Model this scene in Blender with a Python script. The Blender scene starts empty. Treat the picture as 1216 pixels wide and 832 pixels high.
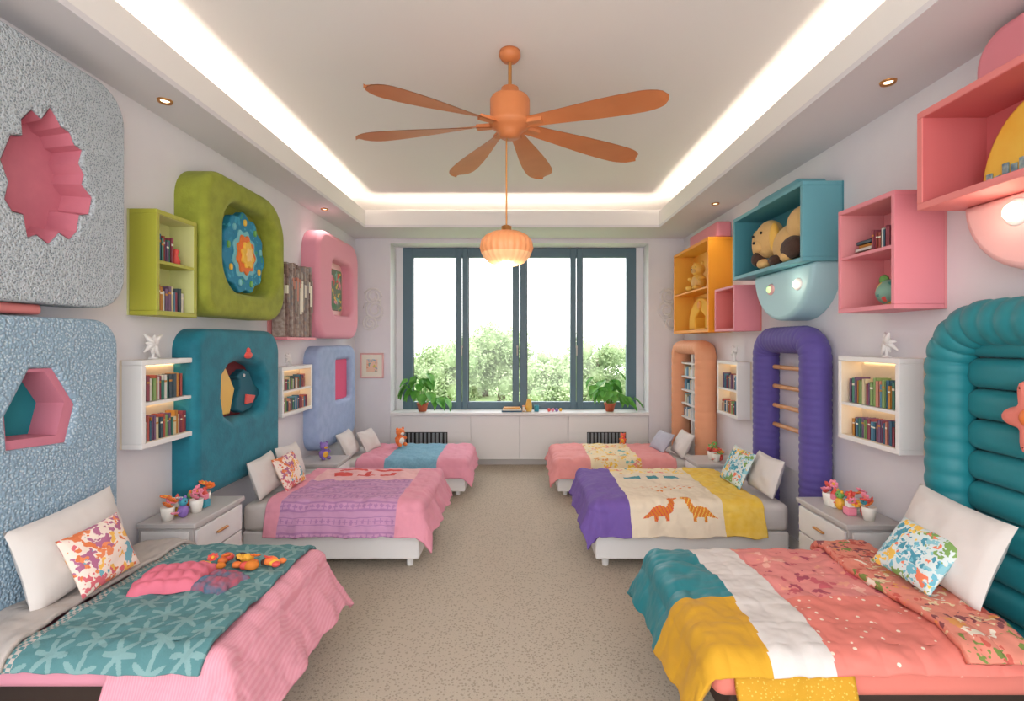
import bpy, bmesh, math, random
from mathutils import Vector, Matrix, noise, geometry
random.seed(7)
S=1.2
W=2.1; YB=6.45; YR=-1.3; ZS=2.9; ZC=3.27
scene=bpy.context.scene
pi=math.pi

# ---------------------------------------------------------------- materials
def lin(h):
    h=h.lstrip('#'); c=[int(h[i:i+2],16)/255 for i in (0,2,4)]
    return tuple([(x/12.92 if x<=.04045 else ((x+.055)/1.055)**2.4) for x in c])+(1,)
MC={}
def mat(name,col,rough=.75,bump=0,bscale=60,kind=None,col2=None,scale=40,th=.3,pal=None,emit=0,metal=0,sheen=0,dist=.15):
    if name in MC: return MC[name]
    m=bpy.data.materials.new(name); m.use_nodes=True; nt=m.node_tree; N=nt.nodes; L=nt.links
    b=N['Principled BSDF']; b.inputs['Base Color'].default_value=lin(col); b.inputs['Roughness'].default_value=rough
    b.inputs['Metallic'].default_value=metal
    if sheen: b.inputs['Sheen Weight'].default_value=sheen*.3
    tc=N.new('ShaderNodeTexCoord'); src=tc.outputs['Object']
    colout=None
    if kind=='var':
        n=N.new('ShaderNodeTexNoise'); n.inputs['Scale'].default_value=scale; n.inputs['Detail'].default_value=5
        L.new(src,n.inputs['Vector'])
        r=N.new('ShaderNodeValToRGB'); r.color_ramp.elements[0].position=.35; r.color_ramp.elements[1].position=.65
        r.color_ramp.elements[0].color=lin(col); r.color_ramp.elements[1].color=lin(col2); L.new(n.outputs['Fac'],r.inputs['Fac']); colout=r.outputs['Color']
    elif kind=='speck':
        v=N.new('ShaderNodeTexVoronoi'); v.inputs['Scale'].default_value=scale; L.new(src,v.inputs['Vector'])
        r=N.new('ShaderNodeValToRGB'); r.color_ramp.elements[0].position=th*.8; r.color_ramp.elements[1].position=th
        r.color_ramp.elements[0].color=lin(col2); r.color_ramp.elements[1].color=lin(col); L.new(v.outputs['Distance'],r.inputs['Fac']); colout=r.outputs['Color']
    elif kind=='blotch':
        n=N.new('ShaderNodeTexNoise'); n.inputs['Scale'].default_value=scale*1.3; L.new(src,n.inputs['Vector'])
        mx=N.new('ShaderNodeMixRGB'); mx.inputs[0].default_value=dist*.5; L.new(src,mx.inputs[1]); L.new(n.outputs['Color'],mx.inputs[2])
        v=N.new('ShaderNodeTexVoronoi'); v.inputs['Scale'].default_value=scale; L.new(mx.outputs[0],v.inputs['Vector'])
        sp=N.new('ShaderNodeSeparateColor'); L.new(v.outputs['Color'],sp.inputs[0])
        r=N.new('ShaderNodeValToRGB'); r.color_ramp.interpolation='CONSTANT'
        e=r.color_ramp.elements
        while len(e)<len(pal): e.new(.5)
        for i,c in enumerate(pal): e[i].position=i/len(pal)
        for i,c in enumerate(pal): e[i].color=lin(c)
        L.new(sp.outputs[0],r.inputs['Fac'])
        r2=N.new('ShaderNodeValToRGB'); r2.color_ramp.elements[0].position=th; r2.color_ramp.elements[1].position=th+.04
        r2.color_ramp.elements[0].color=(1,1,1,1); r2.color_ramp.elements[1].color=(0,0,0,1); L.new(v.outputs['Distance'],r2.inputs['Fac'])
        m2=N.new('ShaderNodeMixRGB'); m2.inputs[1].default_value=lin(col); L.new(r2.outputs['Color'],m2.inputs[0]); L.new(r.outputs['Color'],m2.inputs[2]); colout=m2.outputs[0]
    elif kind=='stripe':
        w=N.new('ShaderNodeTexWave'); w.inputs['Scale'].default_value=scale; w.inputs['Distortion'].default_value=dist; w.bands_direction='X'
        L.new(src,w.inputs['Vector'])
        r=N.new('ShaderNodeValToRGB'); r.color_ramp.elements[0].position=th; r.color_ramp.elements[1].position=th+.1
        r.color_ramp.elements[0].color=lin(col); r.color_ramp.elements[1].color=lin(col2); L.new(w.outputs['Fac'],r.inputs['Fac']); colout=r.outputs['Color']
    if colout: L.new(colout,b.inputs['Base Color'])
    if emit:
        b.inputs['Emission Strength'].default_value=emit
        if colout: L.new(colout,b.inputs['Emission Color'])
        else: b.inputs['Emission Color'].default_value=lin(col)
    if bump:
        if bscale>=150 or kind=='speck':
            t=N.new('ShaderNodeTexVoronoi'); t.inputs['Scale'].default_value=bscale if bscale>=150 else scale; o=t.outputs['Distance']
        else:
            t=N.new('ShaderNodeTexNoise'); t.inputs['Scale'].default_value=bscale; t.inputs['Detail'].default_value=4; o=t.outputs['Fac']
        L.new(src,t.inputs['Vector'])
        bp=N.new('ShaderNodeBump'); bp.inputs['Strength'].default_value=bump; bp.inputs['Distance'].default_value=.01
        L.new(o,bp.inputs['Height']); L.new(bp.outputs['Normal'],b.inputs['Normal'])
    MC[name]=m; return m

M_wall=mat('wall_paint','#e7e5e9',.8,.03,90,kind='var',col2='#e3e0e6',scale=3)
M_ceil=mat('ceiling_paint','#efecea',.85,.02,90)
M_soff=mat('soffit_paint','#dedbdf',.85,.02,90)
M_white=mat('white_lacquer','#ebe9e8',.35,.01,40)
M_wgrey=mat('grey_lacquer','#c2bdbb',.4,.01,40)
M_dark=mat('dark_wood_and_bed_shade','#3a2a22',.6,.1,30)  # wood of nightstand feet; as bed base, its darkness paints under-bed shade
M_frame=mat('window_frame_slate','#56707f',.4,.02,50)
M_grille=mat('grille_dark','#4a4e52',.5,.02,50)
M_lime=mat('lime_lacquer','#a9a938',.5,.03,50)
M_limein=mat('lime_inner','#d0d292',.6,.02,50)
M_green=mat('green_felt','#9ba33a',.9,.25,120,kind='var',col2='#8d9633',scale=14,sheen=.2)
M_teal=mat('teal_velvet','#147d91',.75,.2,60,kind='var',col2='#0f6c80',scale=10,sheen=.3)
M_teal2=mat('teal_satin','#157e89',.5,.08,30,sheen=.2)
M_purple=mat('purple_velvet','#584a97',.7,.15,60,sheen=.3)
M_peach=mat('peach_padding','#eea880',.7,.08,50,sheen=.2)
M_pink=mat('pink_lacquer','#e48c98',.5,.02,50)
M_pinkp=mat('pink_padding','#e59aac',.8,.1,60,sheen=.2)
M_pinkin=mat('pink_inner','#e6989d',.6,.02,50)
M_coral=mat('coral_lacquer','#e58583',.5,.02,50)
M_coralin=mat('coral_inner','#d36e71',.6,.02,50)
M_palepink=mat('pale_pink','#efbbb9',.5,.02,50)
M_blue=mat('aqua_lacquer','#67a8b5',.5,.02,50)
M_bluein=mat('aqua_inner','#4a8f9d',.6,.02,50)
M_paleblue=mat('pale_aqua','#a9d2db',.5,.02,50)
M_orange=mat('orange_lacquer','#f39e22',.5,.02,50)
M_orangein=mat('orange_inner','#f1b343',.6,.02,50)
M_knitg=mat('grey_bobble_knit','#b9c1c8',.95,.8,120,kind='speck',col2='#8b969e',scale=110,th=.38)
M_knitb=mat('blue_boucle_knit','#93adc1',.95,.9,100,kind='speck',col2='#bccfdc',scale=85,th=.40)
M_lav=mat('lavender_blue_padding','#a6b8d9',.85,.15,70,kind='var',col2='#9badd0',scale=12)
M_magenta=mat('rose_felt','#cc7c90',.85,.1,70)
M_rose=mat('rose_inner','#d27d8e',.8,.08,30,kind='var',col2='#ca7688',scale=10)
M_tealin=mat('teal_inner','#1f8a96',.8,.05,30)
M_gold=mat('mustard_fabric','#d19c20',.8,.12,70,sheen=.2)
M_goldd=mat('mustard_dotted','#c9961f',.8,.1,70,kind='speck',col2='#dfb954',scale=90,th=.3)
M_sheet=mat('white_linen','#dad3cf',.85,.15,30)
M_greige=mat('greige_linen','#bdb3ad',.85,.2,30)
M_pinkq=mat('pink_cotton','#e699ad',.8,.14,35,sheen=.1)
M_pinks=mat('pink_stripe_cotton','#e095a6',.8,.1,35,kind='stripe',col2='#e4a0b0',scale=34,th=.45,dist=.1)
M_throw=mat('dusty_teal_throw','#56868a',.9,.25,100)
M_throwl=mat('star_motif','#7ea2a3',.9,.25,100)
M_cream=mat('cream_cotton','#e8d9c2',.85,.1,40)
M_red=mat('red_applique','#d84c46',.8,.05,50)
M_oran=mat('orange_applique','#dd7f2c',.8,.05,50)
M_yel=mat('yellow_cotton','#e8be42',.8,.12,40,kind='var',col2='#edca62',scale=16)
M_pcot=mat('purple_cotton','#7257a6',.8,.15,35)
M_mauve=mat('mauve_stripe','#b27fae',.85,.1,35)
M_salmon=mat('salmon_cotton','#e79897',.8,.12,35)
M_skyq=mat('sky_knit','#86b8cf',.85,.3,90,kind='var',col2='#74a9c2',scale=50)
M_coralq=mat('coral_cotton','#e28073',.8,.12,35)
M_confet=mat('coral_confetti','#e17f73',.8,.12,35,kind='speck',col2='#f4dfcb',scale=23,th=.17)
M_coralpr=mat('coral_print','#e38d88',.8,.12,35,kind='blotch',pal=['#d0616c','#eeb0a2','#b04c60','#eaa08a','#cb606a'],scale=17,th=.36,dist=.2)
M_floral=mat('coral_floral','#e28b78',.85,.15,40,kind='blotch',pal=['#ecd2aa','#cf5f52','#7b8c46','#e89f5a','#8a4a50','#efdfcd'],scale=17,th=.4,dist=.35)
M_floralb=mat('blue_floral','#d3dfdf',.85,.1,40,kind='blotch',pal=['#6fb6c9','#f2c65a','#7ea35a','#e77f5d','#4a93a8','#8cc4cf'],scale=20,th=.5,dist=.35)
M_floralw=mat('warm_floral','#f0ddd0',.85,.1,40,kind='blotch',pal=['#e9895b','#d96a74','#6fa7b5','#f0b95a','#b26a8c','#e07a4a'],scale=17,th=.5,dist=.35)
M_floralc=mat('cream_floral','#eedcb8',.85,.1,40,kind='blotch',pal=['#f0c23f','#e78a7f','#76b3b0','#f3cf6a','#e3a15c'],scale=14,th=.36,dist=.35)
M_fan=mat('terracotta_fan','#d4824f',.5,.03,30,kind='var',col2='#cc7946',scale=5)
M_brass=mat('brass','#c99055',.35,0,metal=.8)
M_leaf=mat('leaf','#4f9a3d',.5,.05,20,kind='var',col2='#7cc255',scale=9)
M_tree=mat('hazed_tree_leaf','#b7c79c',.8,0,kind='var',col2='#8fa677',scale=2.2)  # leaf green paled and desaturated, so outdoor haze is painted into the colour
M_bark=mat('bark','#7f7361',.9,.3,20)
M_lawn=mat('lawn','#a9bf86',.95,.2,20,kind='var',col2='#93ad70',scale=4)
M_terra=mat('terracotta_pot','#c9694a',.8,.05,40)
M_soil=mat('soil','#3b2a20',.95,.3,60)
M_wood=mat('light_wood','#dba577',.5,.08,20,kind='var',col2='#cf9665',scale=12)
M_glow=mat('warm_bulb','#ffe2b8',.4,emit=4)
M_led=mat('shelf_led','#ffdba8',.4,emit=8)
M_paper=mat('paper','#efe8d8',.9)
M_brown=mat('brown_plush','#4d352b',.95,.5,90,sheen=.4)
M_creamp=mat('cream_plush','#e3b97a',.95,.4,90,sheen=.4)
M_yball=mat('yellow_ceramic','#f0bf58',.4)
M_black=mat('black_detail','#1c1a1c',.5)
BOOK=[mat('book_cloth_%d'%i,c,.7,.05,60) for i,c in enumerate(['#b4574d','#3f6a84','#d8c9a6','#4f8a7a','#c98a3c','#7b5d7e','#e0ddd6','#9c4b5a','#5a8fae','#4a5a65','#d18b7a','#8caa6a'])]
TOY=[mat('toy_paint_%d'%i,c,.5) for i,c in enumerate(['#e4574f','#f3b63c','#3f9fb5','#f28fa6','#f4efe6','#6fae58','#8a6bb8','#f07f3c'])]

# ---------------------------------------------------------------- mesh builder
class MB:
    def __init__(s): s.v=[];s.f=[];s.m=[];s.sm=[];s.mats=[]
    def mi(s,mt):
        if mt not in s.mats: s.mats.append(mt)
        return s.mats.index(mt)
    def add(s,vs,fs,mt,smooth=False,M=None):
        o=len(s.v)
        for p in vs:
            p=Vector(p)
            if M is not None: p=M@p
            s.v.append(p)
        k=s.mi(mt)
        for i,f in enumerate(fs):
            s.f.append([o+j for j in f]); s.m.append(k); s.sm.append(smooth)
    def box(s,x0,x1,y0,y1,z0,z1,mt,bev=0,seg=2,M=None,smooth=False):
        x0,x1=sorted((x0,x1));y0,y1=sorted((y0,y1));z0,z1=sorted((z0,z1))
        bm=bmesh.new(); bmesh.ops.create_cube(bm,size=1)
        for v in bm.verts: v.co=Vector(((x0+x1)/2+v.co.x*(x1-x0),(y0+y1)/2+v.co.y*(y1-y0),(z0+z1)/2+v.co.z*(z1-z0)))
        if bev: 
            bev=min(bev,(x1-x0)*.49,(y1-y0)*.49,(z1-z0)*.49)
            bmesh.ops.bevel(bm,geom=bm.edges[:],offset=bev,segments=seg,affect='EDGES',profile=.5)
        bm.verts.index_update()
        s.add([v.co.copy() for v in bm.verts],[[v.index for v in f.verts] for f in bm.faces],mt,smooth or (bev>0 and seg>3),M); bm.free()
    def ell(s,c,r,mt,seg=20,rings=12,M=None,rf=None):
        if not hasattr(r,'__len__'): r=(r,r,r)
        vs=[];fs=[]
        for i in range(rings+1):
            ph=pi*i/rings
            for j in range(seg):
                th=2*pi*j/seg; k=rf(ph,th) if rf else 1
                vs.append((c[0]+r[0]*math.sin(ph)*math.cos(th)*k,c[1]+r[1]*math.sin(ph)*math.sin(th)*k,c[2]+r[2]*math.cos(ph)))
        for i in range(rings):
            for j in range(seg):
                fs.append([i*seg+j,(i+1)*seg+j,(i+1)*seg+(j+1)%seg,i*seg+(j+1)%seg])
        s.add(vs,fs,mt,True,M)
    def tube(s,path,rf,mt,seg=12,closed=False,up=None,smooth=True,M=None,caps=True):
        path=[Vector(p) for p in path]; n=len(path); vs=[];fs=[]
        up=Vector(up) if up else None
        prev=None
        for i,p in enumerate(path):
            a=path[(i-1)%n] if (i>0 or closed) else p; b=path[(i+1)%n] if (i<n-1 or closed) else p
            t=(b-a).normalized()
            if up is not None: n1=up-(up.dot(t))*t; n1.normalize()
            else:
                if prev is None:
                    q=Vector((0,0,1)) if abs(t.z)<.9 else Vector((1,0,0)); n1=(q-q.dot(t)*t).normalized()
                else: n1=(prev-prev.dot(t)*t).normalized()
                prev=n1
            n2=t.cross(n1)
            r=rf(i/(n-1)) if callable(rf) else rf
            ra,rb=r if hasattr(r,'__len__') else (r,r)
            for j in range(seg):
                th=2*pi*j/seg; vs.append(p+n1*ra*math.cos(th)+n2*rb*math.sin(th))
        m=n if closed else n-1
        for i in range(m):
            for j in range(seg):
                fs.append([i*seg+j,i*seg+(j+1)%seg,((i+1)%n)*seg+(j+1)%seg,((i+1)%n)*seg+j])
        if not closed and caps: fs.append(list(range(seg))[::-1]); fs.append([(n-1)*seg+j for j in range(seg)])
        s.add(vs,fs,mt,smooth,M)
    def cyl(s,a,b,r0,r1,mt,seg=20,M=None):
        a=Vector(a);b=Vector(b);t=(b-a).normalized();q=Vector((0,0,1)) if abs(t.z)<.9 else Vector((1,0,0))
        n1=(q-q.dot(t)*t).normalized();n2=t.cross(n1);vs=[]
        for p,r in((a,r0),(b,r1)):
            for j in range(seg): th=2*pi*j/seg; vs.append(p+n1*r*math.cos(th)+n2*r*math.sin(th))
        s.add(vs,[[j,(j+1)%seg,seg+(j+1)%seg,seg+j] for j in range(seg)],mt,True,M)
        s.add(vs,[list(range(seg))[::-1],[seg+j for j in range(seg)]],mt,False,M)
    def lathe(s,prof,c,mt,seg=28,rf=None,M=None):
        vs=[];fs=[];n=len(prof)
        for r,z in prof:
            for j in range(seg):
                th=2*pi*j/seg; k=rf(th) if rf else 1
                vs.append((c[0]+r*k*math.cos(th),c[1]+r*k*math.sin(th),c[2]+z))
        for i in range(n-1):
            for j in range(seg): fs.append([i*seg+j,i*seg+(j+1)%seg,(i+1)*seg+(j+1)%seg,(i+1)*seg+j])
        s.add(vs,fs,mt,True,M)
    def funnel(s,loopA,loopB,side,cA,cB,mt,back=None,n=1):
        m=len(loopA)
        for i in range(m):
            a0,a1=loopA[i],loopA[(i+1)%m];b0,b1=loopB[i],loopB[(i+1)%m]
            s.add([PP(side,a0[0],a0[1],cA),PP(side,a1[0],a1[1],cA),PP(side,b1[0],b1[1],cB),PP(side,b0[0],b0[1],cB)],[[0,1,2,3]],mt)
        if back:
            t=geometry.tessellate_polygon([[Vector((p[0],p[1],0)) for p in loopB]])
            s.add([PP(side,p[0],p[1],cB) for p in loopB],[list(x) for x in t],back)
    def panel(s,outer,holes,side,c0,c1,bev,mt,n=4,sm=True):
        def area(l): return sum(l[i][0]*l[(i+1)%len(l)][1]-l[(i+1)%len(l)][0]*l[i][1] for i in range(len(l)))
        loops=[outer if area(outer)>0 else outer[::-1]]+[h if area(h)<0 else h[::-1] for h in holes]
        vs=[];caps=[];capidx=[]
        lv=[(0,c0)]+[(-bev*(1-math.cos(k/n*pi/2)),c1-bev+bev*math.sin(k/n*pi/2)) for k in range(n+1)] if bev>0 else [(0,c0),(0,c1)]
        groups=[]
        for li,lp in enumerate(loops):
            m=len(lp);nr=[];fs=[]
            for i in range(m):
                p0=Vector(lp[i-1]);p1=Vector(lp[i]);p2=Vector(lp[(i+1)%m])
                t0=(p1-p0).normalized();t1=(p2-p1).normalized()
                n0=Vector((t0.y,-t0.x));n1=Vector((t1.y,-t1.x));a=(n0+n1)
                a=a.normalized() if a.length>1e-6 else n0
                nr.append(a/max(.7,a.dot(n0)))
            base=len(vs)
            for off,c in lv:
                for i in range(m): vs.append(PP(side,lp[i][0]+nr[i].x*off,lp[i][1]+nr[i].y*off,c))
            for k in range(len(lv)-1):
                for i in range(m): fs.append([base+k*m+i,base+k*m+(i+1)%m,base+(k+1)*m+(i+1)%m,base+(k+1)*m+i])
            groups.append((fs,bev>0 and sm and m>12))
            last=base+(len(lv)-1)*m; off=lv[-1][0]
            caps.append([Vector((lp[i][0]+nr[i].x*off,lp[i][1]+nr[i].y*off,0)) for i in range(m)]); capidx+= [last+i for i in range(m)]
        for fs,f in groups: s.add(vs,fs,mt,f)
        tris=geometry.tessellate_polygon(caps)
        s.add([vs[i] for i in capidx],[list(t) for t in tris],mt,False)
    def sbox(s,side,a0,a1,b0,b1,c0,c1,mt,bev=0,seg=2):
        p=PP(side,a0,b0,c0);q=PP(side,a1,b1,c1); s.box(p[0],q[0],p[1],q[1],p[2],q[2],mt,bev,seg)
    def obj(s,name,recalc=True):
        me=bpy.data.meshes.new(name)
        used=sorted({i for f in s.f for i in f}); mp={k:i for i,k in enumerate(used)}
        V=[s.v[i] for i in used]; F=[[mp[i] for i in f] for f in s.f]
        mn=Vector((min(p.x for p in V),min(p.y for p in V),min(p.z for p in V)));mx=Vector((max(p.x for p in V),max(p.y for p in V),max(p.z for p in V)))
        c=(mn+mx)/2
        me.from_pydata([p-c for p in V],[],F)
        for m in s.mats: me.materials.append(m)
        me.polygons.foreach_set('material_index',s.m); me.polygons.foreach_set('use_smooth',s.sm)
        if recalc:
            bm=bmesh.new();bm.from_mesh(me);bmesh.ops.recalc_face_normals(bm,faces=bm.faces[:]);bm.to_mesh(me);bm.free()
        me.update()
        ob=bpy.data.objects.new(name,me); ob.location=c; scene.collection.objects.link(ob); return ob
def PP(side,a,b,c):
    if side=='L': return Vector((-W+c,a,b))
    if side=='R': return Vector((W-c,a,b))
    return Vector((a,YB-c,b))
def rrect(a0,a1,b0,b1,r,n=8):
    if not hasattr(r,'__len__'): r=(r,)*4
    P=[]
    for k,(ca,cb,rr,st) in enumerate([(a0+r[0],b0+r[0],r[0],pi),(a1-r[1],b0+r[1],r[1],1.5*pi),(a1-r[2],b1-r[2],r[2],0),(a0+r[3],b1-r[3],r[3],.5*pi)]):
        for i in range(n+1): t=st+.5*pi*i/n; P.append((ca+rr*math.cos(t),cb+rr*math.sin(t)))
    return P
def ellp(ca,cb,ra,rb,n=40,wob=0,k=5,ph=0): return [(ca+ra*(1+wob*math.cos(k*2*pi*i/n+ph)+wob*.4*math.cos(2*pi*i/n*3+ph))*math.cos(2*pi*i/n),cb+rb*(1+wob*math.cos(k*2*pi*i/n+ph)+wob*.4*math.cos(2*pi*i/n*3+ph))*math.sin(2*pi*i/n)) for i in range(n)]
def shrink(P,k,da=0,db=0):
    ca=sum(p[0] for p in P)/len(P);cb=sum(p[1] for p in P)/len(P)
    return [(ca+(p[0]-ca)*k+da,cb+(p[1]-cb)*k+db) for p in P]

# ---------------------------------------------------------------- room shell
b=MB(); b.box(-W-.15,W+.15,YR,YB+.5,-.1,0,mat('carpet','#cdc0ae',.95,.7,220,kind='speck',col2='#b2a593',scale=62,th=.38)); b.obj('floor')
b=MB(); b.box(-W-.15,-W,YR,YB+.5,0,ZC+.1,M_wall); b.obj('wall_left')
b=MB(); b.box(W,W+.15,YR,YB+.5,0,ZC+.1,M_wall); b.obj('wall_right')
WX=1.65; WG=1.56; YW=6.76
b=MB()
b.box(-W,-WX,YB,YB+.5,0,ZS,M_wall); b.box(WX,W,YB,YB+.5,0,ZS,M_wall)
b.box(-WX,WX,YW-.02,YB+.5,0,.63,M_wall)
b.box(-WX,WX,YB,YB+.5,ZS-.06,ZS,M_wall)
b.box(-WX,-WG,YW,YB+.5,.63,ZS-.06,M_wall); b.box(WG,WX,YW,YB+.5,.63,ZS-.06,M_wall)
b.obj('wall_back')
TL,TR,TB=-1.78,1.61,5.82
b=MB(); b.box(-W-.15,W+.15,YR,YB+.5,ZC,ZC+.1,M_ceil); b.obj('ceiling')
b=MB()
b.box(-W,TL,YR,YB+.5,ZS,ZS+.03,M_soff); b.box(TR,W,YR,YB+.5,ZS,ZS+.03,M_soff); b.box(TL,TR,TB,YB+.5,ZS,ZS+.03,M_soff)
b.box(TL-.02,TL,YR,TB+.02,ZS+.03,3.09,M_ceil); b.box(TR,TR+.02,YR,TB+.02,ZS+.03,3.09,M_ceil); b.box(TL,TR,TB,TB+.02,ZS+.03,3.09,M_ceil)
b.box(-W,W,YB,YB+.5,ZS+.03,ZC,M_ceil)
b.obj('ceiling_soffit')
b=MB(); b.box(-W,-W+.015,YR,YB-.02,0.001,.09,M_white); b.obj('baseboard_left')
b=MB(); b.box(W-.015,W,YR,YB-.02,0.001,.09,M_white); b.obj('baseboard_right')
b=MB(); b.box(-W+.016,-WX-.01,YB-.015,YB,0.001,.09,M_white); b.box(WX+.01,W-.016,YB-.015,YB,0.001,.09,M_white); b.obj('baseboard_back')

# window (frame + glass in one object)
g=bpy.data.materials.new('window_glass'); g.use_nodes=True; nt=g.node_tree; nt.nodes.clear()
o=nt.nodes.new('ShaderNodeOutputMaterial'); mx=nt.nodes.new('ShaderNodeMixShader'); mx.inputs[0].default_value=.03
tr=nt.nodes.new('ShaderNodeBsdfTransparent'); gl=nt.nodes.new('ShaderNodeBsdfGlossy'); gl.inputs['Roughness'].default_value=.02
nt.links.new(tr.outputs[0],mx.inputs[1]);nt.links.new(gl.outputs[0],mx.inputs[2]);nt.links.new(mx.outputs[0],o.inputs[0])
b=MB(); zb,zt=.63,ZS-.06; yf,yk=YW-.006,YW+.075
fw=.13
b.box(-WG,-WG+fw,yf,yk,zb,zt,M_frame,.008); b.box(WG-fw,WG,yf,yk,zb,zt,M_frame,.008)
b.box(-WG+fw-.004,WG-fw+.004,yf+.003,yk-.002,zt-.13,zt-.001,M_frame,.006); b.box(-WG+fw-.004,WG-fw+.004,yf+.003,yk-.002,zb,zb+.15,M_frame,.006)
for cx,w in((-.77,.16),(0,.19),(.76,.16)):
    b.box(cx-w/2,cx-.006,yf-.01,yk+.002,zb,zt-.002,M_frame,.008); b.box(cx+.006,cx+w/2,yf-.01,yk+.002,zb,zt-.002,M_frame,.008)
for x in(-WG+fw,-.69,.095,.84):
    for xx in (x,x+.62-.015):
        b.box(xx,xx+.012,yf+.03,yf+.05,zb+.15,zt-.13,M_grille)
for x in(-.77,-.03,.76): b.box(x-.012,x+.012,yf-.035,yf-.01,1.5,1.53,M_wgrey,.004); b.box(x-.008,x+.008,yf-.05,yf-.03,1.4,1.52,M_wgrey,.004)
for x0,x1 in((-1.44,-.84),(-.7,-.08),(.08,.69),(.83,1.44)): b.box(x0,x1,YW+.05,YW+.055,zb+.1,zt-.11,g)
b.obj('window_1')

# cabinet below window
b=MB()
b.box(-WX,WX,YB+.02,YW-.03,.08,.64,M_white); b.box(-WX,WX,YB+.06,YW-.03,0.001,.08,M_wgrey)
xs=[-WX,-.62,0,.62,WX]
for i in range(4):
    x0,x1=xs[i]+.006,xs[i+1]-.006
    if i in(0,3):
        b.box(x0,x1,YB,YB+.02,.085,.24,M_white,.003); b.box(x0,x1,YB,YB+.02,.43,.635,M_white,.003)
        gx0,gx1=(-1.49,-.92) if i==0 else (.86,1.36)
        b.box(x0,gx0,YB,YB+.02,.24,.43,M_white); b.box(gx1,x1,YB,YB+.02,.24,.43,M_white)
        b.box(gx0,gx1,YB+.015,YB+.02,.24,.43,M_black)
        n=11
        for k in range(n): xx=gx0+(gx1-gx0)*(k+.5)/n; b.box(xx-.015,xx+.012,YB-.005,YB+.015,.25,.42,mat('grille_slat','#8a8f93',.5),.004)
    else: b.box(x0,x1,YB,YB+.02,.085,.635,M_white,.003)
b.obj('window_seat_cabinet')
b=MB(); b.box(-WX,WX,YB-.03,YW-.01,.641,.68,M_white,.006); b.obj('window_sill')

# ---------------------------------------------------------------- exterior
b=MB(); b.box(-14,14,YB+.6,26,-.25,-.15,M_lawn); b.obj('ground_lawn')
def tree(x,y,h,R,seed):
    rnd=random.Random(seed); b=MB()
    b.tube([(x,y,-.16),(x+.05,y,h*.3),(x,y,h*.75)],lambda t:.12-.07*t,M_bark,8)
    cl=[(x+rnd.uniform(-.6,.6)*R,y+rnd.uniform(-.5,.5)*R,max(.3,h-R*.7+rnd.uniform(-.8,.5)*R),R*rnd.uniform(.22,.45)) for _ in range(24)]
    vs=[];fs=[]
    for cx,cy,cz,r in cl:
        for _ in range(int(420)):
            d=Vector((rnd.gauss(0,1),rnd.gauss(0,1),rnd.gauss(0,1))).normalized()*r*rnd.uniform(.6,1.25)
            p=Vector((cx,cy,cz))+d; u=Vector((rnd.gauss(0,1),rnd.gauss(0,1),rnd.gauss(0,1))).normalized(); v=u.orthogonal().normalized()
            s_=rnd.uniform(.025,.055); i=len(vs)
            vs+= [p-u*s_,p+v*s_*.5,p+u*s_,p-v*s_*.5]; fs.append([i,i+1,i+2,i+3])
    b.add(vs,fs,M_tree)
    for cx,cy,cz,r in cl: b.ell((cx,cy,cz),r*.55,M_tree,10,7)
    b.obj('tree',recalc=False)
tree(-3.1,12.2,1.25,.95,1);tree(-1.8,12.8,1.6,1.0,2);tree(-.5,13.4,1.95,1.0,3);tree(.75,12.5,1.0,.8,4);tree(2.0,13.2,1.6,1.1,5);tree(3.3,12.2,1.25,.95,6)
tree(-2.6,15.2,1.4,1.2,7);tree(1.3,15.5,1.3,1.2,8);tree(-1.1,16,1.8,1.1,9);tree(3.9,15,1.5,1.2,10);tree(-4.4,14.6,1.4,1.2,11)

# ---------------------------------------------------------------- ceiling fan
FX,FY=-.056,2.93
b=MB()
b.lathe([(0,ZC-.001),(.06,ZC-.002),(.062,ZC-.03),(.045,ZC-.055),(.012,ZC-.065)],(FX,FY,0),M_fan)
b.cyl((FX,FY,ZC-.06),(FX,FY,2.99),.011,.011,M_brass,12)
b.lathe([(0.012,3.06),(.05,3.055),(.056,3.0),(.06,2.995)],(FX,FY,0),M_fan)
b.lathe([(0,3.0),(.105,3.0),(.115,2.985),(.115,2.87),(.12,2.86),(.118,2.84),(.09,2.82),(.06,2.79),(.055,2.77),(0,2.765)],(FX,FY,0),M_fan)
for ang,R in((-148,.84),(168,.98),(115,1.0),(76,.98),(33,1.02),(-22,.89)):
    a=math.radians(ang); Rm=Matrix.Translation((FX,FY,2.845))@Matrix.Rotation(a,4,'Z')
    vs=[];fs=[];n=30;k=7
    for sd in(1,-1):
        for i in range(n+1):
            t=i/n; r=.09+(R-.09)*t
            wd=(.030+.066*math.sin(min(1,t/.82)*pi/2)**1.5)*(1 if t<.82 else math.sqrt(max(0,1-((t-.82)/.18)**2)))
            for j in range(k+1):
                s_=j/k*2-1; y=s_*wd
                z=-.018*s_*(1-.4*t)+.004*(1-s_*s_)+sd*.005*math.sqrt(max(0,1-s_*s_*.9))
                vs.append((r,y,z))
        base=0 if sd==1 else (n+1)*(k+1)
        for i in range(n):
            for j in range(k):
                q=base+i*(k+1)+j; fs.append([q,q+1,q+k+2,q+k+1])
    b.add(vs,fs,M_fan,True,Rm)
    b.box(.07,.2,-.022,.022,-.012,.012,M_fan,.004,M=Rm)
b.obj('ceiling_fan')
b=MB(); PZ=2.13
M_shade=mat('peach_shade','#e99a66',.4,emit=.15)
M_shade2=mat('cream_shade','#f9bd8a',.4,emit=.22)
b.cyl((FX-.02,FY,PZ+.1),(FX-.02,FY,2.764),.005,.005,M_brass,8)
b.lathe([(.02,PZ+.13),(.03,PZ+.125),(.03,PZ+.1),(.05,PZ+.09)],(FX-.02,FY,0),M_brass)
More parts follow.
